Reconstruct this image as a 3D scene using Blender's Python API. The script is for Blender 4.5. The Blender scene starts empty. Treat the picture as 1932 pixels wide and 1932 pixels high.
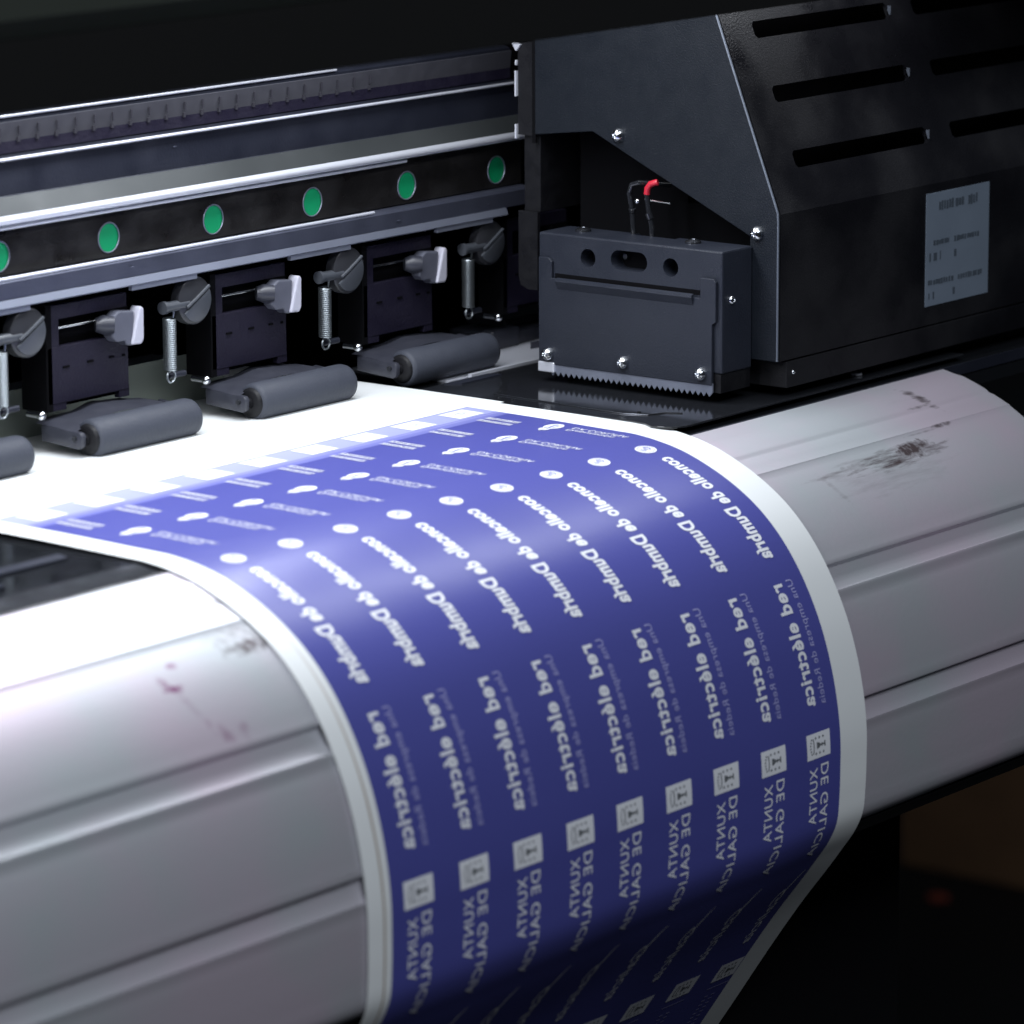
import bpy, bmesh, math, random
from mathutils import Vector, Matrix
random.seed(4)
scene = bpy.context.scene
COL = scene.collection

# ------------------------------------------------------------------ camera
CAM = Vector((-1.22732505, -0.98747597, 0.3))
RIGHT = Vector((0.61697717, -0.78697089, -0.00399901))
UP = Vector((0.16748278, 0.12633636, 0.97774672))
FWD = Vector((0.76895298, 0.60391717, -0.20975072))
cd = bpy.data.cameras.new('camera'); cam = bpy.data.objects.new('camera', cd); COL.objects.link(cam)
m = Matrix((RIGHT, UP, -FWD)).transposed().to_4x4(); m.translation = CAM
cam.matrix_world = m
cd.sensor_width = 36; cd.lens = 8408.3 / 1932 * 36
cd.clip_start = 0.05; cd.clip_end = 60
cd.dof.use_dof = True; cd.dof.focus_distance = 1.60; cd.dof.aperture_fstop = 15
scene.camera = cam
scene.render.resolution_x = 1024; scene.render.resolution_y = 1024

# ------------------------------------------------------------------ world + lamps
w = bpy.data.worlds.new('World'); scene.world = w; w.use_nodes = True
w.node_tree.nodes['Background'].inputs[0].default_value = (0.5, 0.6, 0.8, 1)
w.node_tree.nodes['Background'].inputs[1].default_value = 0.022
def area(name, loc, target, sx, sy, power, col):
    l = bpy.data.lights.new(name, 'AREA'); l.shape = 'RECTANGLE'; l.size = sx; l.size_y = sy
    l.energy = power; l.color = col
    o = bpy.data.objects.new(name, l); COL.objects.link(o); o.location = loc
    d = Vector(target) - Vector(loc)
    z = -d.normalized(); x = Vector((1, 0, 0)); x = (x - z * x.dot(z)).normalized(); y = z.cross(x)
    mm = Matrix((x, y, z)).transposed().to_4x4(); mm.translation = loc; o.matrix_world = mm
    return o
area('led_strip_rear', (-0.29, 0.004, 0.205), (-0.29, -0.036, 0.0), 0.64, 0.050, 1.75, (0.90, 0.94, 1.0))
area('led_strip_front', (-0.270, -0.088, 0.180), (-0.270, -0.070, 0.0), 0.92, 0.040, 0.75, (0.90, 0.94, 1.0))
area('room_light', (-0.90, -1.45, 1.55), (0, 0, 0), 1.2, 0.8, 30, (0.86, 0.92, 1.0))
scene.view_settings.view_transform = 'Standard'; scene.view_settings.look = 'None'
scene.view_settings.exposure = 0; scene.view_settings.gamma = 1
scene.view_settings.use_curve_mapping = False
scene.render.engine = 'CYCLES'

# ------------------------------------------------------------------ materials
def mat(name, col, rough=0.5, metal=0.0, spec=0.5, coat=0.0, noise=0.0, nscale=200, bump=0.0, bscale=900, emis=None):
    mt = bpy.data.materials.new(name); mt.use_nodes = True
    nt = mt.node_tree; b = nt.nodes['Principled BSDF']
    b.inputs['Base Color'].default_value = (*col, 1); b.inputs['Roughness'].default_value = rough
    b.inputs['Metallic'].default_value = metal; b.inputs['Specular IOR Level'].default_value = spec
    b.inputs['Coat Weight'].default_value = coat
    tc = nt.nodes.new('ShaderNodeTexCoord')
    if noise > 0:
        n = nt.nodes.new('ShaderNodeTexNoise'); n.inputs['Scale'].default_value = nscale; n.inputs['Detail'].default_value = 6
        nt.links.new(tc.outputs['Object'], n.inputs['Vector'])
        mr = nt.nodes.new('ShaderNodeMapRange'); mr.inputs[3].default_value = max(0.02, rough - noise); mr.inputs[4].default_value = min(1, rough + noise)
        mr.inputs[1].default_value = 0.3; mr.inputs[2].default_value = 0.7
        nt.links.new(n.outputs['Fac'], mr.inputs[0]); nt.links.new(mr.outputs[0], b.inputs['Roughness'])
        mx = nt.nodes.new('ShaderNodeMix'); mx.data_type = 'RGBA'
        mx.inputs[6].default_value = (*[c * (1 - noise * 1.2) for c in col], 1); mx.inputs[7].default_value = (*[min(1, c * (1 + noise * 1.2)) for c in col], 1)
        nt.links.new(n.outputs['Fac'], mx.inputs[0]); nt.links.new(mx.outputs[2], b.inputs['Base Color'])
    if bump > 0:
        n2 = nt.nodes.new('ShaderNodeTexNoise'); n2.inputs['Scale'].default_value = bscale; n2.inputs['Detail'].default_value = 3
        nt.links.new(tc.outputs['Object'], n2.inputs['Vector'])
        bp = nt.nodes.new('ShaderNodeBump'); bp.inputs['Strength'].default_value = bump; bp.inputs['Distance'].default_value = 0.0004
        nt.links.new(n2.outputs['Fac'], bp.inputs['Height']); nt.links.new(bp.outputs[0], b.inputs['Normal'])
    return mt
M = {}
M['black'] = mat('black_plastic', (0.006, 0.006, 0.008), 0.55, spec=0.3, noise=0.12, bump=0.25)
M['matte'] = mat('matte_black', (0.004, 0.004, 0.005), 0.9, spec=0.06)
M['hood'] = mat('hood_black', (0.007, 0.007, 0.007), 0.8, spec=0.2, bump=0.2)
M['gloss'] = mat('gloss_black', (0.010, 0.011, 0.013), 0.12, spec=0.6, noise=0.06, nscale=60)
M['gloss2'] = mat('worn_gloss_black', (0.014, 0.015, 0.018), 0.10, spec=0.7, noise=0.05, nscale=90)
M['paint'] = mat('charcoal_painted_steel', (0.0075, 0.010, 0.015), 0.45, spec=0.32, noise=0.05, nscale=120, bump=0.35, bscale=1600)
M['paint2'] = mat('charcoal_box_paint', (0.018, 0.021, 0.031), 0.40, spec=0.4, noise=0.06, nscale=90, bump=0.35, bscale=1600)
M['front'] = mat('black_cover_paint', (0.007, 0.007, 0.009), 0.5, spec=0.3, noise=0.4, nscale=22, bump=0.4, bscale=1500)  # mottled tone stands in for patchy reflections on the cover
M['edge'] = mat('edge_glint_grey', (0.15, 0.17, 0.21), 0.3, metal=0.3)  # lighter grey paints the light caught on edges and slot ends
M['alu'] = mat('anodised_aluminium', (0.085, 0.092, 0.13), 0.42, metal=0.5, noise=0.1, nscale=70, bump=0.15)
M['aludark'] = mat('dark_anodised_aluminium', (0.024, 0.027, 0.042), 0.45, metal=0.4, noise=0.12, nscale=60, bump=0.2)
M['alubright'] = mat('bright_aluminium', (0.78, 0.80, 0.88), 0.32, metal=0.45)
M['olive'] = mat('satin_grey_rail', (0.045, 0.05, 0.052), 0.5, metal=0.3, noise=0.1, nscale=30)
M['springsteel'] = mat('spring_steel', (0.30, 0.33, 0.35), 0.35, metal=0.9)
M['alumid'] = mat('mid_aluminium', (0.24, 0.26, 0.33), 0.38, metal=0.5, noise=0.08, nscale=40)
M['tick'] = mat('faded_tick_ink', (0.026, 0.025, 0.034), 0.6)
M['ruler'] = mat('grey_ruler_strip', (0.045, 0.045, 0.055), 0.5, noise=0.1)
M['panel'] = mat('black_perforated_steel', (0.012, 0.011, 0.011), 0.45, noise=0.2, nscale=80, bump=0.4)
M['green'] = mat('green_plastic', (0.003, 0.36, 0.135), 0.5)
M['steel'] = mat('polished_steel', (0.75, 0.77, 0.80), 0.18, metal=1.0)
M['darksteel'] = mat('dark_steel', (0.10, 0.105, 0.12), 0.25, metal=0.9)
M['rubber'] = mat('grey_rubber', (0.040, 0.045, 0.062), 0.62, noise=0.06, nscale=180, bump=0.3)
M['bracket'] = mat('grey_plastic_bracket', (0.035, 0.037, 0.050), 0.4, noise=0.08)
M['purple'] = mat('dark_purple_grey_plastic', (0.012, 0.010, 0.023), 0.5, spec=0.3, noise=0.15, nscale=110, bump=0.5)
M['white'] = mat('white_plastic', (0.50, 0.50, 0.58), 0.4)
M['grey'] = mat('grey_plastic', (0.10, 0.105, 0.135), 0.4, noise=0.08)
M['clear'] = mat('smoky_plastic', (0.030, 0.031, 0.036), 0.35)
M['clear2'] = mat('light_smoky_plastic', (0.060, 0.066, 0.078), 0.35)
M['rear'] = mat('grey_green_sheet', (0.30, 0.34, 0.30), 0.7)
M['red'] = mat('red_led_reflection', (0.55, 0.02, 0.04), 0.35)  # colour of a red LED reflection, given to a solid tip
M['label'] = mat('grey_label_paper', (0.15, 0.185, 0.235), 0.6, noise=0.06, nscale=60)
M['ink'] = mat('dark_label_ink', (0.055, 0.07, 0.09), 0.6)
M['cardboard'] = mat('brown_cardboard', (0.22, 0.12, 0.06), 0.9, noise=0.2, nscale=30)
M['floor'] = mat('dark_floor', (0.004, 0.004, 0.004), 0.7, noise=0.15, nscale=6)
M['pale'] = mat('pale_board', (0.22, 0.19, 0.15), 0.8, noise=0.2, nscale=8)
M['orange'] = mat('orange_scrap', (0.35, 0.07, 0.04), 0.7)

# apron: light grey plastic-metal with ink stains. UV = (x, arc length) in metres
def node_math(nt, op, a, b=None, clamp=False):
    n = nt.nodes.new('ShaderNodeMath'); n.operation = op; n.use_clamp = clamp
    for i, v in enumerate((a, b)):
        if v is None: continue
        if isinstance(v, (int, float)): n.inputs[i].default_value = v
        else: nt.links.new(v, n.inputs[i])
    return n.outputs[0]
def apron_mat():
    mt = mat('light_grey_apron', (0.50, 0.50, 0.54), 0.46, metal=0.50, spec=0.5, bump=0.12, bscale=500)
    nt = mt.node_tree; b = nt.nodes['Principled BSDF']
    uv = nt.nodes.new('ShaderNodeUVMap'); uv.uv_map = 'UVMap'
    sp = nt.nodes.new('ShaderNodeSeparateXYZ'); nt.links.new(uv.outputs[0], sp.inputs[0])
    # streaky noise along x
    cm = nt.nodes.new('ShaderNodeMapping'); cm.inputs['Scale'].default_value = (60, 420, 1); nt.links.new(uv.outputs[0], cm.inputs[0])
    cm.inputs['Rotation'].default_value = (0, 0, 0.25)
    ns = nt.nodes.new('ShaderNodeTexNoise'); ns.inputs['Scale'].default_value = 1; ns.inputs['Detail'].default_value = 7; ns.inputs['Roughness'].default_value = 0.65
    nt.links.new(cm.outputs[0], ns.inputs['Vector'])
    nb = nt.nodes.new('ShaderNodeTexNoise'); nb.inputs['Scale'].default_value = 320; nb.inputs['Detail'].default_value = 5
    nt.links.new(uv.outputs[0], nb.inputs['Vector'])
    # (x, s, rx, rs, angle, strength, streaky)
    ST = [(0.1060, 0.1280, 0.0125, 0.0040, 0.15, 1.35, 0), (0.094, 0.1300, 0.030, 0.0048, 0.15, 1.05, 1), (0.060, 0.1292, 0.022, 0.0010, 0.03, 0.8, 1), (0.076, 0.1265, 0.016, 0.0012, 0.0, 0.6, 1),
          (0.088, 0.1345, 0.034, 0.009, 0.2, 0.45, 1), (0.1345, 0.1208, 0.006, 0.0012, -0.2, 1.1, 0), (0.121, 0.1218, 0.012, 0.0005, 0, .7, 0),
          (0.1435, 0.1045, 0.0030, 0.009, 0.2, 1.1, 1), (0.136, 0.1085, 0.008, 0.0009, 0.0, 0.9, 0), (0.133, 0.105, 0.010, 0.005, 0.0, 0.25, 1),
          (-0.2562, 0.1306, 0.014, 0.0032, 0.1, 1.1, 0), (-0.2585, 0.1255, 0.015, 0.0042, 0.0, 0.7, 0),
          (-0.2924, 0.1300, 0.0028, 0.0014, 0.0, 0.9, 2), (-0.3008, 0.1352, 0.0018, 0.0034, 0.3, 1.1, 2), (-0.2985, 0.1378, 0.0048, 0.0014, 0.0, 1.2, 2),
          (-0.2895, 0.1560, 0.0024, 0.0038, 0.3, 0.8, 2), (-0.2815, 0.1565, 0.0024, 0.0032, 0.3, 0.7, 2), (-0.296, 0.146, 0.0016, 0.010, 0.3, 0.6, 2),
          (0.0475, 0.1340, 0.0016, 0.009, 0.3, 0.55, 1), (0.0540, 0.1302, 0.006, 0.0016, -0.4, 0.55, 1), (0.0700, 0.1280, 0.012, 0.0011, -0.06, 0.7, 0), (0.083, 0.1310, 0.022, 0.0012, 0.12, 0.6, 1), (0.088, 0.1335, 0.020, 0.0010, 0.16, 0.5, 1)]
    tot = None; pink = None
    for (x, s, rx, rs, a, k, kind) in ST:
        dx = node_math(nt, 'SUBTRACT', sp.outputs[0], x); ds = node_math(nt, 'SUBTRACT', sp.outputs[1], s)
        c, sn = math.cos(a), math.sin(a)
        u = node_math(nt, 'ADD', node_math(nt, 'MULTIPLY', dx, c / rx), node_math(nt, 'MULTIPLY', ds, -sn / rx))
        v = node_math(nt, 'ADD', node_math(nt, 'MULTIPLY', dx, sn / rs * rs / max(rs, rx)), node_math(nt, 'MULTIPLY', ds, c / rs))
        r2 = node_math(nt, 'ADD', node_math(nt, 'MULTIPLY', u, u), node_math(nt, 'MULTIPLY', v, v))
        src = ns if kind == 1 else nb
        f = node_math(nt, 'SUBTRACT', 1.25, r2)
        f = node_math(nt, 'ADD', f, node_math(nt, 'MULTIPLY', node_math(nt, 'SUBTRACT', src.outputs['Fac'], 0.52), 7.0 if kind == 1 else 4.0))
        f = node_math(nt, 'MULTIPLY', f, 0.5 * k, clamp=True)
        g = node_math(nt, 'SUBTRACT', 2.4, r2, clamp=True)
        f = node_math(nt, 'MULTIPLY', node_math(nt, 'MULTIPLY', f, g), k, clamp=True)
        if kind == 2: pink = f if pink is None else node_math(nt, 'MAXIMUM', pink, f)
        else: tot = f if tot is None else node_math(nt, 'MAXIMUM', tot, f)
    mx = nt.nodes.new('ShaderNodeMix'); mx.data_type = 'RGBA'; mx.inputs[7].default_value = (0.105, 0.080, 0.085, 1)
    big = nt.nodes.new('ShaderNodeTexNoise'); big.inputs['Scale'].default_value = 14; big.inputs['Detail'].default_value = 4
    nt.links.new(uv.outputs[0], big.inputs['Vector'])
    tint = nt.nodes.new('ShaderNodeMix'); tint.data_type = 'RGBA'
    tint.inputs[6].default_value = (0.57, 0.60, 0.63, 1); tint.inputs[7].default_value = (0.65, 0.57, 0.65, 1)
    mr = nt.nodes.new('ShaderNodeMapRange'); mr.inputs[1].default_value = 0.38; mr.inputs[2].default_value = 0.62
    nt.links.new(big.outputs['Fac'], mr.inputs[0]); nt.links.new(mr.outputs[0], tint.inputs[0])
    nt.links.new(tint.outputs[2], mx.inputs[6]); nt.links.new(tot, mx.inputs[0])
    mp = nt.nodes.new('ShaderNodeMix'); mp.data_type = 'RGBA'; mp.inputs[7].default_value = (0.26, 0.08, 0.20, 1)
    nt.links.new(mx.outputs[2], mp.inputs[6]); nt.links.new(pink, mp.inputs[0]); nt.links.new(mp.outputs[2], b.inputs['Base Color'])
    return mt
M['apron'] = apron_mat()

def paper_mat():
    mt = mat('white_transfer_paper', (0.80, 0.82, 0.82), 0.42, spec=0.45)
    nt = mt.node_tree; b = nt.nodes['Principled BSDF']
    uv = nt.nodes.new('ShaderNodeUVMap'); uv.uv_map = 'UVMap'
    sp = nt.nodes.new('ShaderNodeSeparateXYZ'); nt.links.new(uv.outputs[0], sp.inputs[0])
    wob = nt.nodes.new('ShaderNodeTexNoise'); wob.inputs['Scale'].default_value = 22; nt.links.new(uv.outputs[0], wob.inputs['Vector'])
    x = node_math(nt, 'ADD', sp.outputs[0], node_math(nt, 'MULTIPLY', wob.outputs['Fac'], 0.0006))
    d = node_math(nt, 'ABSOLUTE', node_math(nt, 'SUBTRACT', x, -0.2432))
    line = node_math(nt, 'SUBTRACT', 1.0, node_math(nt, 'DIVIDE', d, 0.0007), clamp=True)
    fade = nt.nodes.new('ShaderNodeMapRange'); fade.inputs[1].default_value = 0.11; fade.inputs[2].default_value = 0.19; nt.links.new(sp.outputs[1], fade.inputs[0])
    mx = nt.nodes.new('ShaderNodeMix'); mx.data_type = 'RGBA'; mx.inputs[6].default_value = (0.80, 0.82, 0.82, 1); mx.inputs[7].default_value = (0.24, 0.14, 0.055, 1)
    nt.links.new(node_math(nt, 'MULTIPLY', line, fade.outputs[0]), mx.inputs[0]); nt.links.new(mx.outputs[2], b.inputs['Base Color'])
    return mt
M['paper'] = paper_mat()
def ink_mat():
    mt = mat('violet_blue_print', (0.07, 0.07, 0.37), 0.34, spec=0.65, bump=0.1, bscale=700)
    nt = mt.node_tree; b = nt.nodes['Principled BSDF']
    uv = nt.nodes.new('ShaderNodeUVMap'); uv.uv_map = 'UVMap'
    sp = nt.nodes.new('ShaderNodeSeparateXYZ'); nt.links.new(uv.outputs[0], sp.inputs[0])
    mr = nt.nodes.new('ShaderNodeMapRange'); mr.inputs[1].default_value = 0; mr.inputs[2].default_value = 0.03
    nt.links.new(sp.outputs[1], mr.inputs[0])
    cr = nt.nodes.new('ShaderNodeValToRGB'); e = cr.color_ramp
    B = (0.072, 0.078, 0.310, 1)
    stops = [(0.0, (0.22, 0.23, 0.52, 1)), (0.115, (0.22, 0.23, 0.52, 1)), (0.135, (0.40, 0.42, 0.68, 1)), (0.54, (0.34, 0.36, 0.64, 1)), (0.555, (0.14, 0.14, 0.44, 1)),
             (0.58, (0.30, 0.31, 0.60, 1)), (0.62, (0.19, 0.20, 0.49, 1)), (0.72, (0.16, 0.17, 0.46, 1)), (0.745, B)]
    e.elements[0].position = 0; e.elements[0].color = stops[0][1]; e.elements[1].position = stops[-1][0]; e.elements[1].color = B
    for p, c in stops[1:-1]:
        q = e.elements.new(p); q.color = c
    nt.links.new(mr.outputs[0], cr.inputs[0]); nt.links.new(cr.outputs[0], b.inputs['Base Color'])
    return mt
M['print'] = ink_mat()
M['logo'] = mat('unprinted_white', (0.78, 0.79, 0.83), 0.40, spec=0.45)
M['logofaint'] = mat('pale_lavender_print', (0.36, 0.36, 0.62), 0.40, spec=0.45)
M['logodark'] = mat('grey_crest_print', (0.13, 0.14, 0.15), 0.45)

# ------------------------------------------------------------------ object helpers
def tag(o, label=None, cat=None, group=None, kind=None):
    if label: o['label'] = label
    if cat: o['category'] = cat
    if group: o['group'] = group
    if kind: o['kind'] = kind
    return o
def empty(name, loc=(0, 0, 0)):
    o = bpy.data.objects.new(name, None); COL.objects.link(o); o.location = loc; o.empty_display_size = 0.02; return o
def build(name, bm, mats, parent=None, smooth=False, label=None):
    me = bpy.data.meshes.new(name); bmesh.ops.remove_doubles(bm, verts=bm.verts[:], dist=1e-7); bm.normal_update(); bm.to_mesh(me); bm.free()
    for k in (mats if isinstance(mats, (list, tuple)) else [mats]): me.materials.append(M[k])
    if smooth:
        for p in me.polygons: p.use_smooth = True
        try: me.set_sharp_from_angle(angle=math.radians(38))
        except Exception: pass
    o = bpy.data.objects.new(name, me); COL.objects.link(o)
    if parent is not None:
        o.parent = parent
    if label: o['label'] = label
    return o
def box(bm, x0, x1, y0, y1, z0, z1, mi=0, bev=0.0):
    r = bmesh.ops.create_cube(bm, size=1.0); vs = r['verts']
    for v in vs:
        v.co = Vector((x0 + (v.co.x + .5) * (x1 - x0), y0 + (v.co.y + .5) * (y1 - y0), z0 + (v.co.z + .5) * (z1 - z0)))
    fs = list({f for v in vs for f in v.link_faces})
    if bev > 0:
        es = list({e for v in vs for e in v.link_edges})
        r = bmesh.ops.bevel(bm, geom=es, offset=bev, segments=2, affect='EDGES', profile=0.5)
        fs = list(set(r['faces']) | {f for f in fs if f.is_valid})
    for f in fs:
        if f.is_valid: f.material_index = mi
def prism(bm, pts, axis, a, b, mi=0, bev=0.0):
    """pts: polygon in the two other axes. axis 'x': pts=(y,z); 'y': pts=(x,z); 'z': pts=(x,y)"""
    def P(p, t): return {'x': (t, p[0], p[1]), 'y': (p[0], t, p[1]), 'z': (p[0], p[1], t)}[axis]
    A = [bm.verts.new(P(p, a)) for p in pts]; Bv = [bm.verts.new(P(p, b)) for p in pts]; n = len(pts)
    fs = [bm.faces.new(A), bm.faces.new(Bv[::-1])]
    for i in range(n): fs.append(bm.faces.new((A[i], Bv[i], Bv[(i + 1) % n], A[(i + 1) % n])))
    bmesh.ops.recalc_face_normals(bm, faces=fs)
    if bev > 0:
        es = list({e for f in fs for e in f.edges})
        r = bmesh.ops.bevel(bm, geom=es, offset=bev, segments=2, affect='EDGES', profile=0.5)
        fs = list(set(r['faces']) | {f for f in fs if f.is_valid})
    for f in fs:
        if f.is_valid: f.material_index = mi
def cyl(bm, p0, p1, r, n=32, mi=0, r2=None, cap=True, rings=None):
    """rings: list of (t, radius) along axis"""
    p0 = Vector(p0); p1 = Vector(p1); d = p1 - p0; ax = d.normalized()
    u = ax.orthogonal().normalized(); v = ax.cross(u)
    rings = rings or [(0, r), (1, r if r2 is None else r2)]
    R = []
    for t, rr in rings:
        c = p0 + d * t; R.append([bm.verts.new(c + (u * math.cos(2 * math.pi * i / n) + v * math.sin(2 * math.pi * i / n)) * rr) for i in range(n)])
    fs = []
    for a, b in zip(R, R[1:]):
        for i in range(n): fs.append(bm.faces.new((a[i], a[(i + 1) % n], b[(i + 1) % n], b[i])))
    if cap: fs.append(bm.faces.new(R[0][::-1])); fs.append(bm.faces.new(R[-1]))
    for f in fs: f.material_index = mi
def tube(bm, pts, r, n=10, mi=0, closed=False):
    pts = [Vector(p) for p in pts]; R = []; prev = None; N = len(pts)
    for i, p in enumerate(pts):
        t = (pts[(i + 1) % N] - pts[i - 1]) if closed else (pts[min(i + 1, N - 1)] - pts[max(i - 1, 0)])
        t.normalize()
        u = t.orthogonal().normalized() if prev is None else (prev - t * prev.dot(t)).normalized()
        prev = u; v = t.cross(u)
        R.append([bm.verts.new(p + (u * math.cos(2 * math.pi * k / n) + v * math.sin(2 * math.pi * k / n)) * r) for k in range(n)])
    fs = []
    for i in range(N if closed else N - 1):
        a, b = R[i], R[(i + 1) % N]
        for k in range(n): fs.append(bm.faces.new((a[k], a[(k + 1) % n], b[(k + 1) % n], b[k])))
    if not closed: fs.append(bm.faces.new(R[0][::-1])); fs.append(bm.faces.new(R[-1]))
    for f in fs: f.material_index = mi
def screw_bm(c, ax, r, h=None, mi=0):
    bm = bmesh.new(); c = Vector(c); ax = Vector(ax).normalized(); h = h or r * 0.9
    cyl(bm, c, c + ax * h, r, 20, mi, rings=[(0, r), (0.45, r * 0.98), (0.8, r * 0.75), (1, r * 0.38), (0.72, r * 0.30)])
    return bm
def cut(o, cutters):
    """real holes: boolean difference evaluated to a plain mesh, cutters removed"""
    obs = []
    bpy.context.view_layer.update()
    allc = bmesh.new()
    for bm in cutters:
        t = bpy.data.meshes.new('c0'); bmesh.ops.recalc_face_normals(bm, faces=bm.faces[:]); bm.to_mesh(t); bm.free(); allc.from_mesh(t); bpy.data.meshes.remove(t)
    for bm in [allc]:
        me = bpy.data.meshes.new('c'); bm.normal_update(); bm.to_mesh(me); bm.free()
        c = bpy.data.objects.new('c', me); COL.objects.link(c); bpy.context.view_layer.update(); c.matrix_world = o.matrix_world.copy(); obs.append(c)
        md = o.modifiers.new('b', 'BOOLEAN'); md.object = c; md.operation = 'DIFFERENCE'; md.solver = 'EXACT'
    bpy.context.view_layer.update()
    dg = bpy.context.evaluated_depsgraph_get()
    me = bpy.data.meshes.new_from_object(o.evaluated_get(dg)); o.modifiers.clear(); o.data = me; me.name = o.name
    for c in obs:
        d = c.data; bpy.data.objects.remove(c); bpy.data.meshes.remove(d)
    return o

# ------------------------------------------------------------------ paper path (profile in the y-z plane)
PTS = [(.20, 0), (-.070, 0), (-.078, -.0002), (-.0866, -.0012), (-.0983, -.0037), (-.1086, -.0075), (-.1182, -.0121), (-.1256, -.0166), (-.1325, -.0218),
       (-.1396, -.0288), (-.1468, -.0382), (-.1523, -.0476), (-.1569, -.0576), (-.1606, -.0686), (-.1631, -.0790), (-.1646, -.088), (-.1654, -.0965),
       (-.1655, -.1060), (-.1653, -.1165), (-.1643, -.1262), (-.1616, -.1324), (-.1558, -.1410), (-.1367, -.1665), (-.1035, -.2151), (-.06, -.279), (-.01, -.352)]
def smooth_profile(P, n=8):
    P = [Vector(p) for p in P]; out = []
    for i in range(len(P) - 1):
        p1, p2 = P[i], P[i + 1]; h = (p2 - p1).length
        if i: a = (p1 - P[i - 1]).length; m1 = ((p1 - P[i - 1]) / a * h + (p2 - p1) / h * a) / (h + a)
        else: m1 = (p2 - p1) / h
        if i + 2 < len(P): a = (P[i + 2] - p2).length; m2 = ((p2 - p1) / h * a + (P[i + 2] - p2) / a * h) / (h + a)
        else: m2 = (p2 - p1) / h
        for k in range(n):
            t = k / n
            out.append((2*t**3 - 3*t*t + 1) * p1 + (t**3 - 2*t*t + t) * h * m1 + (-2*t**3 + 3*t*t) * p2 + (t**3 - t*t) * h * m2)
    out.append(P[-1]); return out
PR = smooth_profile(PTS)
SS = [0.0]
for a, b in zip(PR, PR[1:]): SS.append(SS[-1] + (b - a).length)
SS = [s - 0.20 for s in SS]            # s = 0 at y = 0, grows towards the viewer and down
import bisect
def path(s):
    i = min(max(bisect.bisect_right(SS, s) - 1, 0), len(SS) - 2)
    t = (s - SS[i]) / (SS[i + 1] - SS[i]); p = PR[i].lerp(PR[i + 1], t)
    def tg(j):
        j = min(max(j, 1), len(PR) - 2); return (PR[j + 1] - PR[j - 1]).normalized()
    d = tg(i).lerp(tg(i + 1), t).normalized()
    return p, Vector((d.y, -d.x))        # outward normal: flat part has d=(-1,0) -> n=(0,1)
def on_paper(x, s, off):
    k = min(1, max(0, (s - .08) / .05)) * min(1, max(0, (.34 - s) / .05))
    w = .00022 * math.sin(47 * x + 9 * s + 1.0) + .00013 * math.sin(113 * x - 31 * s) + .00010 * math.sin(61 * s + 210 * x * s)
    p, n = path(s); q = p + n * (off + .00012 + k * w); return Vector((x, q.x, q.y))
def strip(bm, x0, x1, s0, s1, off, mi=0, nx=1, ds=0.0015, uvl=None):
    """grid in (x, s) laid on the paper path"""
    n = max(1, int(math.ceil((s1 - s0) / ds))); rows = []
    for j in range(n + 1):
        s = s0 + (s1 - s0) * j / n
        rows.append([bm.verts.new(on_paper(x0 + (x1 - x0) * i / nx, s, off)) for i in range(nx + 1)])
    for j in range(n):
        for i in range(nx):
            f = bm.faces.new((rows[j][i], rows[j + 1][i], rows[j + 1][i + 1], rows[j][i + 1])); f.material_index = mi
            if uvl:
                for l, (a, b) in zip(f.loops, ((i, j), (i, j + 1), (i + 1, j + 1), (i + 1, j))):
                    l[uvl].uv = (x0 + (x1 - x0) * a / nx, s0 + (s1 - s0) * b / n)

# ------------------------------------------------------------------ glyphs
_cache = {}
def glyphs(txt, bold=0.0, shear=0.0, spacing=1.0):
    key = (txt, bold, shear, spacing)
    if key in _cache: return _cache[key]
    cu = bpy.data.curves.new('t', 'FONT'); cu.body = txt; cu.size = 1; cu.resolution_u = 3; cu.offset = bold; cu.shear = shear; cu.space_character = spacing
    o = bpy.data.objects.new('t', cu); COL.objects.link(o); bpy.context.view_layer.update()
    dg = bpy.context.evaluated_depsgraph_get(); me = bpy.data.meshes.new_from_object(o.evaluated_get(dg))
    vs = [v.co.copy() for v in me.vertices]; fs = [list(p.vertices) for p in me.polygons]
    x0 = min(v.x for v in vs); x1 = max(v.x for v in vs)
    bpy.data.objects.remove(o); bpy.data.curves.remove(cu); bpy.data.meshes.remove(me)
    _cache[key] = (vs, fs, x0, x1); return _cache[key]
CAPH = 0.70
def put_text(bm, txt, s0, s1, xbase, cap, off, mi=0, bold=0.0, shear=0.0, spacing=1.0):
    """mirrored text running along s, tops towards -x"""
    vs, fs, a, b = glyphs(txt, bold, shear, spacing); k = (s1 - s0) / (b - a); ky = cap / CAPH
    V = [bm.verts.new(on_paper(xbase - v.y * ky, s0 + (v.x - a) * k, off)) for v in vs]
    for f in fs:
        try: bm.faces.new([V[i] for i in f]).material_index = mi
        except ValueError: pass
def put_poly(bm, pts, off, mi=0):
    try: bm.faces.new([bm.verts.new(on_paper(x, s, off)) for x, s in pts]).material_index = mi
    except ValueError: pass
def put_disc(bm, x, s, rx, rs, off, mi=0, n=28, inner=0.0):
    c = [(math.cos(2 * math.pi * i / n), math.sin(2 * math.pi * i / n)) for i in range(n)]
    if inner <= 0:
        cv = bm.verts.new(on_paper(x, s, off)); V = [bm.verts.new(on_paper(x + rx * a, s + rs * b, off)) for a, b in c]
        for i in range(n): bm.faces.new((cv, V[i], V[(i + 1) % n])).material_index = mi
    else:
        V = [bm.verts.new(on_paper(x + rx * a, s + rs * b, off)) for a, b in c]; W = [bm.verts.new(on_paper(x + rx * inner * a, s + rs * inner * b, off)) for a, b in c]
        for i in range(n): bm.faces.new((V[i], V[(i + 1) % n], W[(i + 1) % n], W[i])).material_index = mi
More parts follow.
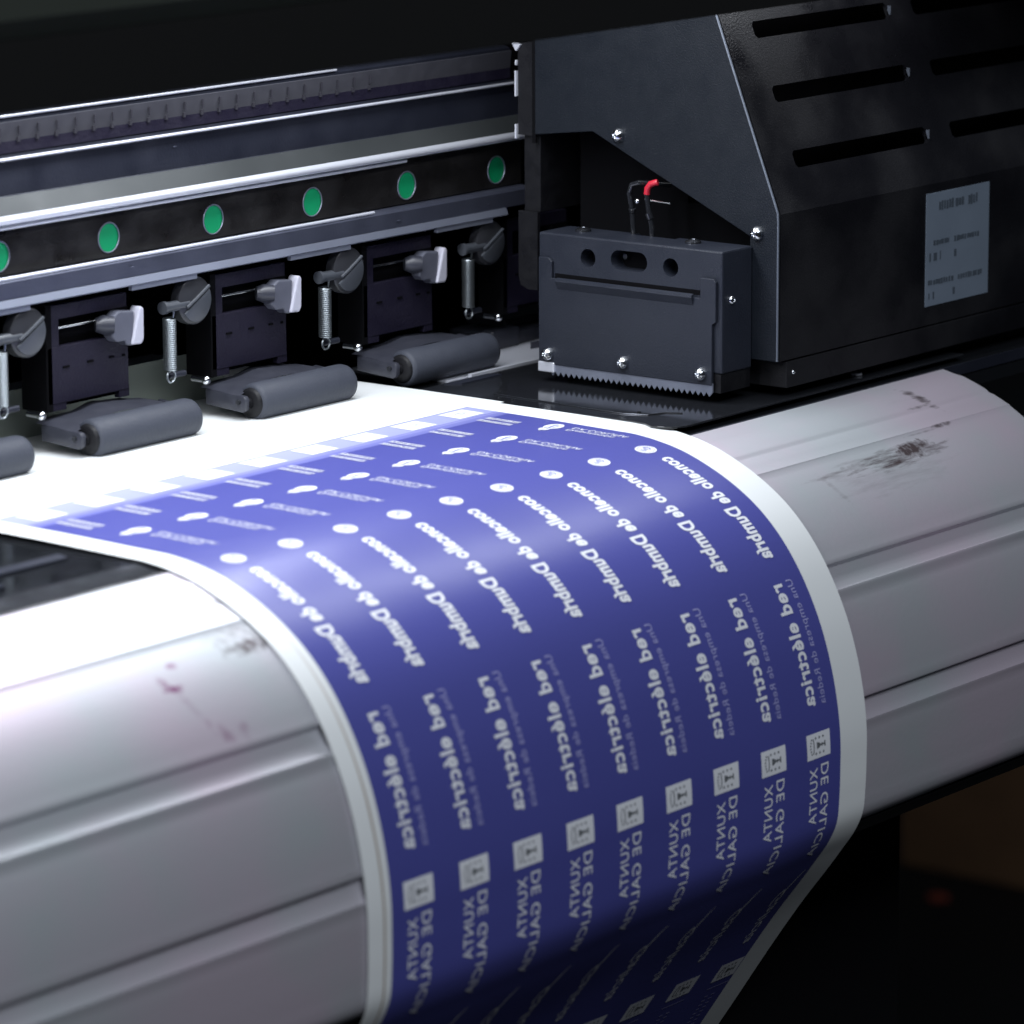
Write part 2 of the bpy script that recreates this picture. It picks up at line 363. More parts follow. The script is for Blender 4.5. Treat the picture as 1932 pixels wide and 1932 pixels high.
def put_line(bm, pts, w, off, mi=0, taper=False):
    L = len(pts); A = []; Bv = []
    for i, (x, s) in enumerate(pts):
        x0, s0 = pts[max(i - 1, 0)]; x1, s1 = pts[min(i + 1, L - 1)]; d = Vector((x1 - x0, s1 - s0)).normalized(); n = Vector((-d.y, d.x))
        ww = w * (0.25 + 0.75 * math.sin(math.pi * (i + .5) / L)) if taper else w
        A.append(bm.verts.new(on_paper(x + n.x * ww / 2, s + n.y * ww / 2, off))); Bv.append(bm.verts.new(on_paper(x - n.x * ww / 2, s - n.y * ww / 2, off)))
    for i in range(L - 1): bm.faces.new((A[i], A[i + 1], Bv[i + 1], Bv[i])).material_index = mi

def crest(bm, x0, x1, s0, s1, T1, T2):
    """white crest card: chalice, six little crosses, crown, printed grey (mirrored, tops to -x)"""
    strip(bm, x0, x1, s0, s1, T1, 0, nx=2, ds=0.0015)
    W = x1 - x0; H = s1 - s0
    def q(u, v): return (x0 + W * u, s0 + H * v)
    # chalice: cup (towards -x), stem, foot
    put_poly(bm, [q(.42, .36), q(.42, .64), q(.52, .60), q(.58, .54), q(.58, .46), q(.52, .40)], T2, 2)
    put_poly(bm, [q(.58, .47), q(.58, .53), q(.74, .53), q(.74, .47)], T2, 2)
    put_poly(bm, [q(.74, .40), q(.74, .60), q(.79, .62), q(.79, .38)], T2, 2)
    put_poly(bm, [q(.62, .43), q(.62, .57), q(.66, .57), q(.66, .43)], T2, 2)
    for i in range(3):
        for v in (.20, .80):
            u = .38 + .16 * i
            put_poly(bm, [q(u - .035, v - .02), q(u - .035, v + .02), q(u + .035, v + .02), q(u + .035, v - .02)], T2, 2)
            put_poly(bm, [q(u - .012, v - .055), q(u - .012, v + .055), q(u + .012, v + .055), q(u + .012, v - .055)], T2, 2)
    for i in range(6):
        v = .22 + .112 * i
        put_disc(bm, *q(.20 - .05 * math.sin(math.pi * i / 5), v), W * .028, H * .038, T2, 2, n=8)
    put_line(bm, [q(.27 + .03 * math.sin(math.pi * k / 8), .2 + .6 * k / 8) for k in range(9)], W * .035, T2, 2)

# ------------------------------------------------------------------ PAPER
PX0, PX1 = -0.2515, 0.0166
bm = bmesh.new(); uvl = bm.loops.layers.uv.new('UVMap')
for a, b in ((PX0, -0.2440), (-0.2440, -0.2420), (-0.2420, PX1)):
    strip(bm, a, b, -0.19, SS[-1], 0.0, 0, nx=60 if b - a > .1 else 2, ds=0.002, uvl=uvl)
paper = build('transfer_paper', bm, 'paper', smooth=True)
tag(paper, 'glossy white transfer paper printed violet blue, curving down over the grey apron', 'paper')
bm = bmesh.new(); uvl = bm.loops.layers.uv.new('UVMap')
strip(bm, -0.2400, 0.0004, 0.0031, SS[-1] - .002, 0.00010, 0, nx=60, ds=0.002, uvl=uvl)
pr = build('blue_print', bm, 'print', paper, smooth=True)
T1, T2 = 0.00022, 0.00032
PITCH = 0.02675
for c in range(9):
    X = -0.0133 - PITCH * (8 - c) + 0.0004
    def gx(v): return X + v + 0.0133
    bm = bmesh.new()
    # pale box at the end of the print
    strip(bm, gx(-.0195), gx(-.0055), .0050, .0155, T1, 0, nx=1)
    put_line(bm, [(gx(-.0150), .0092), (gx(-.0120), .0088), (gx(-.0098), .0098), (gx(-.0095), .0112)], .0004, T2, 1)
    put_line(bm, [(gx(-.0148), .0108), (gx(-.0128), .0112), (gx(-.0110), .0106)], .0003, T2, 1)
    # small two-row lettering, too small to read in the photograph: rows of fine strokes
    for row, (xa, xb_) in enumerate(((-.0178, -.0154), (-.0132, -.0106))):
        n = 15
        for i in range(n):
            s0 = .0213 + (.0150 / n) * i + (.0004 * random.random())
            strip(bm, gx(xa + .0009 * random.random()), gx(xb_ - .0009 * random.random()), s0, s0 + .0004, T1, 0)
        strip(bm, gx(xa + .0001), gx(xa + .0005), .0213, .0360, T1, 0); strip(bm, gx(xb_ - .0004), gx(xb_), .0213, .0360, T1, 0)
    # oval emblem with pointed tail
    put_disc(bm, gx(-.0088), .0490, .0046, .0032, T1, 0)
    put_disc(bm, gx(-.0142), .0489, .0024, .0020, T1, 0, n=14)
    put_poly(bm, [(gx(-.0150), .0470), (gx(-.0150), .0505), (gx(-.0175), .0488)], T1, 0)
    put_line(bm, [(gx(-.0060), .0488), (gx(-.0080), .0484), (gx(-.0120), .0492)], .0009, T2, 3); put_line(bm, [(gx(-.0070), .0502), (gx(-.0115), .0505)], .0005, T2, 1); put_line(bm, [(gx(-.0128), .0478), (gx(-.0132), .0500)], .0006, T2, 3)
    put_text(bm, 'Deputación', .0560, .0760, gx(-.0090), .0026, T1, 0, bold=0.0)
    put_text(bm, 'DA CORUÑA', .0560, .0795, gx(-.0052), .0026, T1, 0, bold=0.0)
    # round emblem + council name
    put_disc(bm, gx(-.0125), .0920, .0046, .0034, T1, 0, n=32)
    put_line(bm, [(gx(-.0145), .0912), (gx(-.0146), .0922), (gx(-.0135), .0930)], .0006, T2, 3)
    put_line(bm, [(gx(-.0125), .0905), (gx(-.0108), .0909), (gx(-.0104), .0920), (gx(-.0112), .0930)], .0007, T2, 3)
    put_line(bm, [(gx(-.0134), .0916), (gx(-.0122), .0919), (gx(-.0120), .0927)], .0007, T2, 3)
    put_disc(bm, gx(-.0125), .0920, .0037, .0027, T2, 1, n=32, inner=.93)
    put_text(bm, 'concello de Dumbría', .1000, .1538, gx(-.0102), .0068, T1, 0, bold=0.038, spacing=1.06)
    # grid company
    put_text(bm, 'red eléctrica', .1633, .2063, gx(-.0130), .0064, T1, 0, bold=0.030, spacing=1.1)
    put_text(bm, 'Una empresa de Redeia', .1627, .2066, gx(-.0068), .0034, T1, 1, bold=0.0, spacing=1.05)
    # crest + name
    crest(bm, gx(-.0204), gx(-.0064), .2155, .2243, T1, T2)
    put_text(bm, 'XUNTA', .2275, .2475, gx(-.0143), .0046, T1, 0, bold=0.005, spacing=1.08)
    put_text(bm, 'DE GALICIA', .2268, .2625, gx(-.0076), .0046, T1, 0, bold=0.005, spacing=1.08)
    # handwritten tourism mark
    put_line(bm, [(gx(-.0035 - .0052 * (k / 10) ** .7), .2712 + .0012 * k) for k in range(11)], .0009, T1, 0, taper=True)
    put_text(bm, 'Galicia', .2795, .3075, gx(-.0072), .0052, T1, 0, bold=0.004, shear=0.35)
    crest(bm, gx(-.0148), gx(-.0008), .3172, .3262, T1, T2)
    strip(bm, gx(-.0140), gx(-.0008), .3296, .3300, T1, 1)
    for row in range(2):
        for i in range(10):
            s0 = .3340 + .0022 * i
            strip(bm, gx(-.0120 + .004 * row), gx(-.0100 + .004 * row), s0, s0 + .0005, T1, 1)
    build('logo_column', bm, ['logo', 'logofaint', 'logodark', 'print'], pr)

# ------------------------------------------------------------------ PRINTER
printer = empty('wide_format_printer', (0, 0, -0.14))
tag(printer, 'black and aluminium wide format printer with light grey curved apron, rail, pinch rollers and hood', 'printer')
PZ = 0.14
def ppart(name, bm, mats, smooth=False, label=None):
    bmesh.ops.translate(bm, verts=bm.verts[:], vec=(0, 0, PZ))
    return build(name, bm, mats, printer, smooth, label)

# apron profile: follows the paper 0.6 mm below, with pressed grooves and a returned lower lip
XE = 0.183
ap = []
def pt(s, off): p, n = path(s); q = p + n * off; return (q.x, q.y, s)
s = 0.0890; ap.append((-.0885, -.0060, .086)); ap.append((-.0885, -.0022, .088))
for s, off in [(.0935, -.0009), (.0972, -.0006), (.0980, -.0005), (.1030, -.0006), (.1080, -.0006), (.1094, -.0007), (.1102, -.0010), (.1112, -.0010), (.1125, -.0007),
               (.1160, -.0006), (.1196, -.0005), (.1203, -.0003), (.1209, -.0006)]: ap.append(pt(s, off))
s = .1240
while s < .1605: ap.append(pt(s, -.0006)); s += .003
for s, off in [(.1612, -.0005), (.1618, -.0007), (.1626, -.0026), (.1634, -.0027), (.1680, -.0021), (.1706, -.0012), (.1712, -.0005), (.1722, -.0004), (.1732, -.0010)]: ap.append(pt(s, off))
s = .1765
while s < .2075: ap.append(pt(s, -.0008)); s += .003
for s, off in [(.2088, -.0006), (.2094, -.0008), (.2102, -.0026), (.2110, -.0027), (.2150, -.0020), (.2170, -.0011), (.2176, -.0005), (.2184, -.0005), (.2194, -.0009)]: ap.append(pt(s, off))
for s in (.222, .226, .230, .234, .238, .242, .245): ap.append(pt(s, -.0008))
ap += [(-.1643, -.1235, .2485), (-.1637, -.1262, .2512), (-.1622, -.1285, .254), (-.1600, -.1300, .257), (-.1570, -.1306, .260)]
bm = bmesh.new(); uvl = bm.loops.layers.uv.new('UVMap')
XS = [-.80, -.6, -.4, -.2, 0, .1, XE - .0006, XE]
rows = [[bm.verts.new((x, p[0] + (0.0005 if x == XE else 0), p[1] - (0.0005 if x == XE else 0))) for x in XS] for p in ap]
for j in range(len(ap) - 1):
    for i in range(len(XS) - 1):
        f = bm.faces.new((rows[j][i], rows[j + 1][i], rows[j + 1][i + 1], rows[j][i + 1]))
        for l, (a, b) in zip(f.loops, ((i, j), (i, j + 1), (i + 1, j + 1), (i + 1, j))): l[uvl].uv = (XS[a], ap[b][2])
o = ppart('apron_panel', bm, 'apron', smooth=True)
md = o.modifiers.new('thickness', 'SOLIDIFY'); md.thickness = 0.0012; md.offset = -1
md = o.modifiers.new('split', 'EDGE_SPLIT'); md.split_angle = math.radians(50)
bm = bmesh.new()
prism(bm, [(-.1560, -.1312), (-.1590, -.1310), (-.1545, -.1372), (-.1500, -.1385), (-.10, -.1390), (-.10, -.1312)], 'x', -.8, XE - .002)
box(bm, -.8, XE - .002, -.1598, -.1590, -.1313, -.1309)
ppart('apron_lower_rail', bm, 'gloss')
bm = bmesh.new()
prism(bm, [(p[0] + .0022, p[1] - .0010) for p in ap[1:]] + [(-.12, -.1306), (-.0885, -.1306)], 'x', XE - .010, XE - .0045)
ppart('apron_end_cap', bm, 'matte')
bm = bmesh.new(); box(bm, -.8, .1395, -.10, -.02, -.75, -.1392)
ppart('cabinet', bm, 'matte')

# platen (glossy bed) with bevelled front edge
bm = bmesh.new()
prism(bm, [(-.0874, -.0024), (-.0866, -.0021), (-.0755, -.0007), (.165, -.0007), (.165, -.012), (-.0878, -.012), (-.0878, -.0024)], 'x', -.80, .70)
ppart('platen', bm, 'gloss')
bm = bmesh.new(); box(bm, -.80, .45, -.0884, -.0878, -.0062, -.0020); ppart('platen_front_strip', bm, 'aludark')
bm = bmesh.new()
prism(bm, [(-.26, -.050), (-.60, -.050), (-.60, -.056), (-.262, -.056)], 'z', -.0006, .0001)
prism(bm, [(-.30, -.066), (-.70, -.066), (-.70, -.0685), (-.302, -.0685)], 'z', -.0006, .0002)
box(bm, -.3095, -.303, -.064, -.0625, -.0006, .0016, 0, .0004)
ppart('platen_strip', bm, 'aludark')
bm = bmesh.new(); prism(bm, [(.0845, .0004), (.0850, .0020), (.0905, .0170), (.0915, .0165), (.0865, .0010), (.0860, -.0004)], 'x', -.80, -.030)
ppart('rear_guide_sheet', bm, 'rear')  # tilt is shaped to catch the strip lamps below the beam
bm = bmesh.new(); box(bm, -.8, .4, .0852, .0860, -.001, -.0005); box(bm, -.8, .5, .1655, .170, -.01, .06); ppart('rear_wall', bm, 'matte')
# right-hand platen: light metal behind the clamp
bm = bmesh.new()
prism(bm, [(.040, .0375), (.112, .0375), (.150, .0845), (.040, .0845)], 'z', -.0006, .0002)
prism(bm, [(.050, .0345), (.125, .0345), (.125, .0362), (.050, .0362)], 'z', -.0006, .0016)
ppart('steel_platen', bm, 'alubright')
bm = bmesh.new()
box(bm, .105, .150, .0660, .0900, 0, .0058, 0, .0008); box(bm, .118, .160, .072, .092, .0058, .0092, 0, .0008); box(bm, .100, .117, .0640, .0700, 0, .0078, 0, .001)
prism(bm, [(.112, .055), (.150, .0500), (.150, .0530)], 'z', .0003, .003)
ppart('guide_block', bm, 'bracket')

# media clamp: thin glossy plate lying on the right edge of the paper
cl = [(.0118, .0330), (.0160, -.0650), (.0155, -.0708)]
for k in range(7):
    a = math.pi * (0.98 + .52 * k / 6); cl.append((.0225 + .0100 * math.cos(a), -.0765 + .0098 * math.sin(a)))
cl += [(.200, -.0866), (.200, .0335)]
bm = bmesh.new(); prism(bm, cl, 'z', .0002, .0010, 0, .00025)
clamp = ppart('media_clamp', bm, 'gloss2')
bm = bmesh.new()
tube(bm, [(x, y, .00115 + PZ) for x, y in ((.026, .005), (.0245, -.030), (.0235, -.055), (.027, -.064), (.034, -.0665), (.037, -.072))], .0003, 8)
cyl(bm, (.0205, -.0080, .0010 + PZ), (.0205, -.0080, .0016 + PZ), .0007, 16)
cyl(bm, (.0285, -.0590, .0010 + PZ), (.0285, -.0590, .0016 + PZ), .0007, 16)
o = build('clamp_wire', bm, 'darksteel', printer, True); o.parent = clamp
bm = bmesh.new(); prism(bm, [(.030, .0315), (.0560, .0315), (.058, .0265), (.034, .0265)], 'z', .0010, .0015)
bmesh.ops.translate(bm, verts=bm.verts[:], vec=(0, 0, PZ)); build('clamp_pad', bm, 'aludark', clamp)

# ---- beam (rail)
XB0, XB1 = -.80, .1128
def ext(bm, pts, mi=0, x0=XB0, x1=XB1): prism(bm, pts, 'x', x0, x1, mi)
bm = bmesh.new()
ext(bm, [(.0640, .1040), (.0600, .1037), (.0598, .1028), (.0604, .1022), (.0604, .0912), (.0560, .0850), (.0560, .0838), (.0600, .0838), (.080, .0838), (.080, .1040)])
beam = ppart('beam_upper_rail', bm, 'aludark')
bm = bmesh.new(); ext(bm, [(.0604, .0910), (.0561, .0849), (.0552, .0849), (.0595, .0910)]); o = ppart('rail_slope', bm, 'olive')
bm = bmesh.new()
cyl(bm, (XB0, .0556, .0838), (XB1, .0556, .0838), .0016, 24)
cyl(bm, (XB0, .0588, .1036), (XB1, .0588, .1036), .00055, 12)
cyl(bm, (XB0, .0572, .0810), (.040, .0572, .0810), .0007, 12)
cyl(bm, (XB0, .0650, .1170), (.010, .0650, .1170), .0005, 12)
ppart('rail_highlight', bm, 'alubright', True)  # bright rods paint the highlights running along the rail
bm = bmesh.new()
ext(bm, [(.0660, .1040), (.0660, .1068), (.0652, .1160), (.0680, .1172), (.080, .1172), (.080, .1040)])
ppart('beam_back_channel', bm, 'aludark')
bm = bmesh.new(); ext(bm, [(.0651, .1085), (.0644, .1150), (.0650, .1152), (.0657, .1085)], 0)
ext(bm, [(.0651, .1045), (.0651, .1085), (.0657, .1085), (.0657, .1045)], 1)
x = XB0
while x < .03:
    box(bm, x, x + .0006, .0638, .0643, .1105, .1135, 2); box(bm, x - .0003, x + .0008, .0643, .0650, .1080, .1096, 2); x += .0092
ppart('ruler_strip', bm, ['ruler', 'purple', 'tick'])
bm = bmesh.new(); ext(bm, [(.0600, .0645), (.0600, .0826), (.0620, .0826), (.0620, .0645)])
panel = ppart('perforated_panel', bm, 'panel')
DX = [.0974 - .0538 * k for k in range(14)]
cs = []
for dx in DX:
    c = bmesh.new(); cyl(c, (dx, .055, .0712 + PZ), (dx, .065, .0712 + PZ), .0052, 40); cs.append(c)
cut(panel, cs)
for dx in DX[:8]:
    bm = bmesh.new(); cyl(bm, (dx, .0603, .0712 + PZ), (dx, .0622, .0712 + PZ), .0056, 40); build('green_plug', bm, 'green', panel)
    bm = bmesh.new(); tube(bm, [(dx + .0052 * math.cos(a), .0599, .0712 + PZ + .0052 * math.sin(a)) for a in [2 * math.pi * k / 40 for k in range(40)]], .00028, 6, closed=True)
    build('hole_rim', bm, 'alumid', panel, True)
bm = bmesh.new()
ext(bm, [(.0600, .0640), (.0562, .0638), (.0555, .0628), (.0560, .0572), (.0560, .0570), (.080, .0570), (.080, .0640)])
low = ppart('beam_lower_rail', bm, 'alu')
bm = bmesh.new(); ext(bm, [(.0556, .0569), (.0546, .0545), (.0552, .0540), (.060, .0540), (.060, .0569)], 0, XB0, .098)
for k in range(8): box(bm, .1010 - .0837 * k - .0115 - .034, .1010 - .0837 * k - .012, .0550, .0566, .0524, .0541)
ppart('rail_lip', bm, 'alumid')
bm = bmesh.new(); cyl(bm, (XB0, .0562, .0641), (.02, .0562, .0641), .0006, 12); ppart('lower_rail_highlight', bm, 'alubright', True)  # bright rod paints the lit top line of the lower rail
bm = bmesh.new()
for k in range(14):     # chips and glue dabs along the rails
    x = random.uniform(-.33, .10); a, y, z = random.choice(((0, .0552, .0605), (0, .0555, .0622), (1, .0602, .0990), (0, .0556, .0595)))
    bmesh.ops.create_icosphere(bm, subdivisions=1, radius=random.uniform(.00020, .00045), matrix=Matrix.Translation((x, y, z)) @ Matrix.Diagonal((random.uniform(1, 4), .4, .8, 1)))
tag(ppart('paint_chips', bm, 'alu'), kind='stuff')
# worn foam seal under the bright edge
bm = bmesh.new(); n = 120; A = []; Bv = []
for i in range(n + 1):
    x = -.40 + .30 * i / n; A.append(bm.verts.new((x, .0592, .0822))); Bv.append(bm.verts.new((x, .0590, .0790 + .0010 * random.random() + .0018 * (i / n))))
for i in range(n): bm.faces.new((A[i], A[i + 1], Bv[i + 1], Bv[i]))
r = bmesh.ops.solidify(bm, geom=bm.faces[:], thickness=.0008)
ppart('foam_seal', bm, 'white')

# hood
bm = bmesh.new()
box(bm, -.9, .8, -.1215, -.1185, .1498, .1702); 
ppart('hood_fascia', bm, 'hood')
M['hoodup'] = mat('olive_black_hood', (0.020, 0.024, 0.019), 0.6, spec=0.3, bump=0.3)
bm = bmesh.new(); prism(bm, [(-.1215, .1704), (-.1185, .1704), (-.06, .24), (-.06, .245), (-.1245, .176)], 'x', -.9, .8)
ppart('hood_top', bm, 'hoodup')
bm = bmesh.new(); box(bm, -.9, .8, .10, .105, .06, .26); box(bm, -.9, .8, -.06, .10, .240, .245); box(bm, .7, .71, -.1, .1, -.01, .24)
ppart('inner_back_wall', bm, 'matte')

# ---- pinch rollers: one unit, copied
SPR = []
def pinch_unit(x0):
    X = lambda v: x0 + v
    def P(name, bm, mats, par, smooth=False):
        bmesh.ops.translate(bm, verts=bm.verts[:], vec=(0, 0, PZ)); return build(name, bm, mats, par, smooth)
    bm = bmesh.new()
    box(bm, X(-.0015), X(.0388), .0600, .0625, .0170, .0368, 0, .0003)
    box(bm, X(-.002), X(.0008), .0600, .0720, .0146, .0516, 1)
    box(bm, X(.0008), X(.0385), .0602, .0625, .0462, .0510, 0)
    box(bm, X(.0290), X(.039), .0602, .0625, .0355, .0462, 1)
    box(bm, X(.0008), X(.0045), .0602, .0625, .0368, .0462, 0)
    box(bm, X(.0008), X(.0385), .0640, .0720, .0150, .0516, 1)
    box(bm, X(.0008), X(.0075), .0602, .0625, .0146, .0185, 0); box(bm, X(.0340), X(.039), .0602, .0625, .0146, .0185, 0)
    for a, b, c in ((.006, .0090, .0290), (.018, .0208, .0292), (.0290, .0312, .0292), (.0355, .0368, .0290)): box(bm, X(a), X(b), .0596, .0601, c, c + .0007, 1)
    root = P('pinch_roller_mount', bm, ['purple', 'matte'], printer)
    bm = bmesh.new()
    r = .0068
    cyl(bm, (X(.0015), .0445, r), (X(.0535), .0445, r), r, 48, rings=[(0, r * .80), (.012, r * .93), (.03, r), (.93, r), (.955, r * .985), (.98, r * .93), (1, r * .80)])
    ro = P('roller', bm, 'rubber', root, True)
    bm = bmesh.new(); cyl(bm, (X(.0002), .0445, r), (X(.0016), .0445, r), r * .72, 36, rings=[(0, r * .66), (.3, r * .74), (1, r * .80)])
    cyl(bm, (X(-.0012), .0445, r), (X(.0003), .0445, r), r * .30, 20); P('roller_hub', bm, 'black', root, True)
    bm = bmesh.new()
    prism(bm, [(.0612, .0108), (.0612, .0052), (.0440, .0040), (.0425, .0050), (.0422, .0085), (.0430, .0098), (.0445, .0100)], 'x', X(-.0042), X(-.0018), 0, .0004)
    P('fork_arm', bm, 'bracket', root, True)
    bm = bmesh.new(); prism(bm, [(.0612, .0108), (.0612, .0052), (.0460, .0060), (.0460, .0094)], 'x', X(.0545), X(.0565), 0, .0003)
    P('fork_arm', bm, 'bracket', root, True)
    bm = bmesh.new(); cyl(bm, (X(-.0052), .0452, .0078), (X(-.0041), .0452, .0078), .0009, 14); P('axle_pin', bm, 'darksteel', root, True)
    # thin cover sheet from the mount over the roller
    bm = bmesh.new(); nx, ny = 26, 8; G = []
    for j in range(ny + 1):
        v = j / ny; row = []
        for i in range(nx + 1):
            u = i / nx; x = -.0040 + .052 * u
            ylim = .0475 + .0035 * math.sin(3.1 * u) - .002 * (1 - u)
            y = .0640 + (ylim - .0640) * v
            z = .0124 + .0012 * math.sin(math.pi * min(1, u * 1.1)) + .0016 * math.exp(-((u - .50) / .12) ** 2) * (1 - v) + .0007 * math.sin(9 * u + 1) * (1 - v) - .0016 * (1 - u) ** 3 * 1.2 - .0008 * v * v
            row.append(bm.verts.new((X(x), y, z)))
        G.append(row)
    for j in range(ny):
        for i in range(nx): bm.faces.new((G[j][i], G[j + 1][i], G[j + 1][i + 1], G[j][i + 1]))
    bmesh.ops.solidify(bm, geom=bm.faces[:], thickness=.0006)
    P('cover_sheet', bm, 'bracket', root, True)
    bm = bmesh.new(); cyl(bm, (X(.001), .0622, .0427), (X(.0265), .0622, .0427), .00055, 12); P('shaft', bm, 'steel', root, True)
    bm = bmesh.new()
    prism(bm, [(X(.0262), .0372), (X(.0285), .0352), (X(.0325), .0352), (X(.0335), .0335), (X(.0365), .0330), (X(.0375), .0452), (X(.030), .0460), (X(.0265), .0440)], 'y', .0555, .0600, 0, .0006)
    P('lever_cam', bm, 'grey', root)
    bm = bmesh.new()
    prism(bm, [(X(.0352), .0335), (X(.0400), .0332), (X(.0412), .0350), (X(.0414), .0455), (X(.0405), .0464), (X(.0396), .0464), (X(.0390), .0456)], 'y', .0545, .0592, 0, .0006)
    P('lever', bm, 'white', root)
    bm = bmesh.new(); cyl(bm, (X(.0225), .0600, .0418), (X(.0275), .0560, .0415), .0042, 24, rings=[(0, .0024), (.4, .0034), (1, .0030)]); P('lever_collar', bm, 'bracket', root, True)
    bm = bmesh.new(); bmesh.ops.create_uvsphere(bm, u_segments=16, v_segments=10, radius=.0017, matrix=Matrix.Translation((X(-.0055), .0595, .0143)))
    cyl(bm, (X(-.0055), .0585, .0143), (X(-.0055), .0660, .0143), .0011, 16)
    P('pivot_bolt', bm, 'steel', root, True)
    # knob disc left of the mount with its anchor pin
    cx, cz = -.0141, .0444
    bm = bmesh.new(); cyl(bm, (X(cx), .0560, cz), (X(cx), .0600, cz), .0086, 48, rings=[(0, .0078), (.12, .0085), (1, .0086)])
    kn = P('knob_disc', bm, 'clear', root, True)
    bm = bmesh.new()
    pts = [(cx + .0075 * math.cos(a), cz + .0075 * math.sin(a)) for a in [math.radians(-148 + 176 * k / 16) for k in range(17)]]
    prism(bm, [(X(a), b) for a, b in pts], 'y', .0552, .0562, 0, .0003)
    P('knob_face', bm, 'clear2', root, True)
    bm = bmesh.new(); tube(bm, [(X(cx - .0050), .0555, cz - .0018), (X(cx), .0555, cz + .0008), (X(cx + .0066), .0555, cz + .0046)], .0006, 8)
    cyl(bm, (X(cx - .0145), .0575, .0436), (X(cx - .003), .0575, .0436), .0019, 18)
    cyl(bm, (X(cx - .0158), .0575, .0436), (X(cx - .0142), .0575, .0436), .0023, 18)
    P('anchor_pin', bm, 'clear2', root, True)
    sx = cx - .0128
    bm = bmesh.new(); turns = 26; seg = 12; pts = []
    for i in range(turns * seg + 1):
        a = 2 * math.pi * i / seg; pts.append((X(sx) + .0022 * math.cos(a), .0570 + .0022 * math.sin(a), .0398 - .0185 * i / (turns * seg)))
    tube(bm, pts, .00032, 6)
    tube(bm, [(X(sx) + .0018, .0570, .0398), (X(sx) + .0019, .0566, .0418), (X(sx) + .0012, .0570, .0432)], .0004, 6)
    tube(bm, [(X(sx) + .0021 * math.cos(a) + .0004, .0570, .0190 + .0021 * math.sin(a)) for a in [2 * math.pi * k / 20 for k in range(20)]], .0004, 6, closed=True)
    P('spring', bm, 'springsteel', root, True)
    bm = bmesh.new(); cyl(bm, (X(sx + .001), .0590, .0188), (X(sx + .0095), .0590, .0188), .0011, 12); P('spring_peg', bm, 'aludark', root, True)
    return root
unit = pinch_unit(-.1479)
STEP = .0837
ALLU = [unit]
for k in (-2, -1, 1, 2):
    c = unit.copy(); COL.objects.link(c); c.location.x += k * STEP; c.parent = printer; ALLU.append(c)
    for ch in unit.children:
        d = ch.copy(); COL.objects.link(d); d.parent = c
# lone spring and knob right of the last roller: a shortened copy
c = unit.copy(); c.data = unit.data.copy(); COL.objects.link(c); c.location.x += 3 * STEP; c.parent = printer
for ch in unit.children:
    if ch.name.split('.')[0] in ('knob_disc', 'knob_face', 'anchor_pin', 'spring', 'spring_peg', 'pivot_bolt'):
        d = ch.copy(); COL.objects.link(d); d.parent = c
c['label'] = 'shadowed mount beside the carriage showing only its knob and spring, no roller'

# ------------------------------------------------------------------ CARRIAGE
XC = .0776
car = empty('print_carriage', (XC, -.03, 0.0))
tag(car, 'dark charcoal print head carriage with slanted vented cover, grey label and toothed sensor box', 'printer carriage')
OFF = Vector((-XC, .03, 0))
def cpart(name, bm, mats, par=None, smooth=False, label=None):
    bmesh.ops.translate(bm, verts=bm.verts[:], vec=OFF); return build(name, bm, mats, par or car, smooth, label)
def sl(t): return (-.0843 + t * .3693, .0685 + t * .9293)       # point t metres up the slanted front
top = sl(.105)
bm = bmesh.new()
prism(bm, [(.0258, top[1]), (.0258, .0893), (-.0010, .0925), (-.0722, .0598), (-.0722, .0150), (-.0836, .0150), (-.0843, .0165), (-.0843, .0660), sl(.001), sl(.004), top], 'x', XC, XC + .0016, 0, .0003)
side = cpart('side_plate', bm, 'paint')
bm = bmesh.new(); tube(bm, [(XC + .0004, -.0842, .0152), (XC + .0004, -.0842, .0655), (XC + .0004, sl(.0005)[0] + .0001, sl(.0005)[1]), (XC + .0004, sl(.004)[0], sl(.004)[1])] + [(XC + .0004, *sl(t)) for t in (.03, .06, .09, .105)], .00045, 8)
cpart('plate_edge_glint', bm, 'edge', side, True)  # pale tube paints the highlight on the plate's front corner
for y, z in ((-.0131, .0920), (-.0755, .0612)): cpart('screw', screw_bm((XC, y, z), (-1, 0, 0), .0026, .0026), 'steel', side, True)
# front cover: vertical lower part, slanted upper part with real slots
bm = bmesh.new(); box(bm, XC + .0017, .42, -.0846, -.0830, .0150, .0686)
fc = cpart('front_cover', bm, 'front')
bm = bmesh.new()
prism(bm, [(sl(0.0)[0] - .0003, sl(0)[1] + .0001), (top[0], top[1]), (top[0] + .0016, top[1]), (sl(0)[0] + .0014, sl(0)[1] + .0001)], 'x', XC + .0017, .42)
sp_ = cpart('vented_panel', bm, 'front')
cs = []
for (t0, t1) in ((.0648, .0712), (.0404, .0466), (.0156, .0220), (.0890, .0950)):
    for x0, x1 in ((.0972, .1852), (.2020, .29), (.305, .39)):
        c = bmesh.new(); q = [(x0, t0 + .0012), (x0 + .0014, t0), (x1 - .0014, t0), (x1, t0 + .0014), (x1, t1 - .0014), (x1 - .0014, t1), (x0 + .0014, t1), (x0, t1 - .0012)]
        A = [c.verts.new(Vector((x, sl(t)[0] - .01, sl(t)[1] + .004)) + OFF) for x, t in q]; B2 = [c.verts.new(Vector((x, sl(t)[0] + .01, sl(t)[1] - .004)) + OFF) for x, t in q]
        c.faces.new(A); c.faces.new(B2[::-1])
        for i in range(8): c.faces.new((A[i], B2[i], B2[(i + 1) % 8], A[(i + 1) % 8]))
        cs.append(c)
cut(sp_, cs)
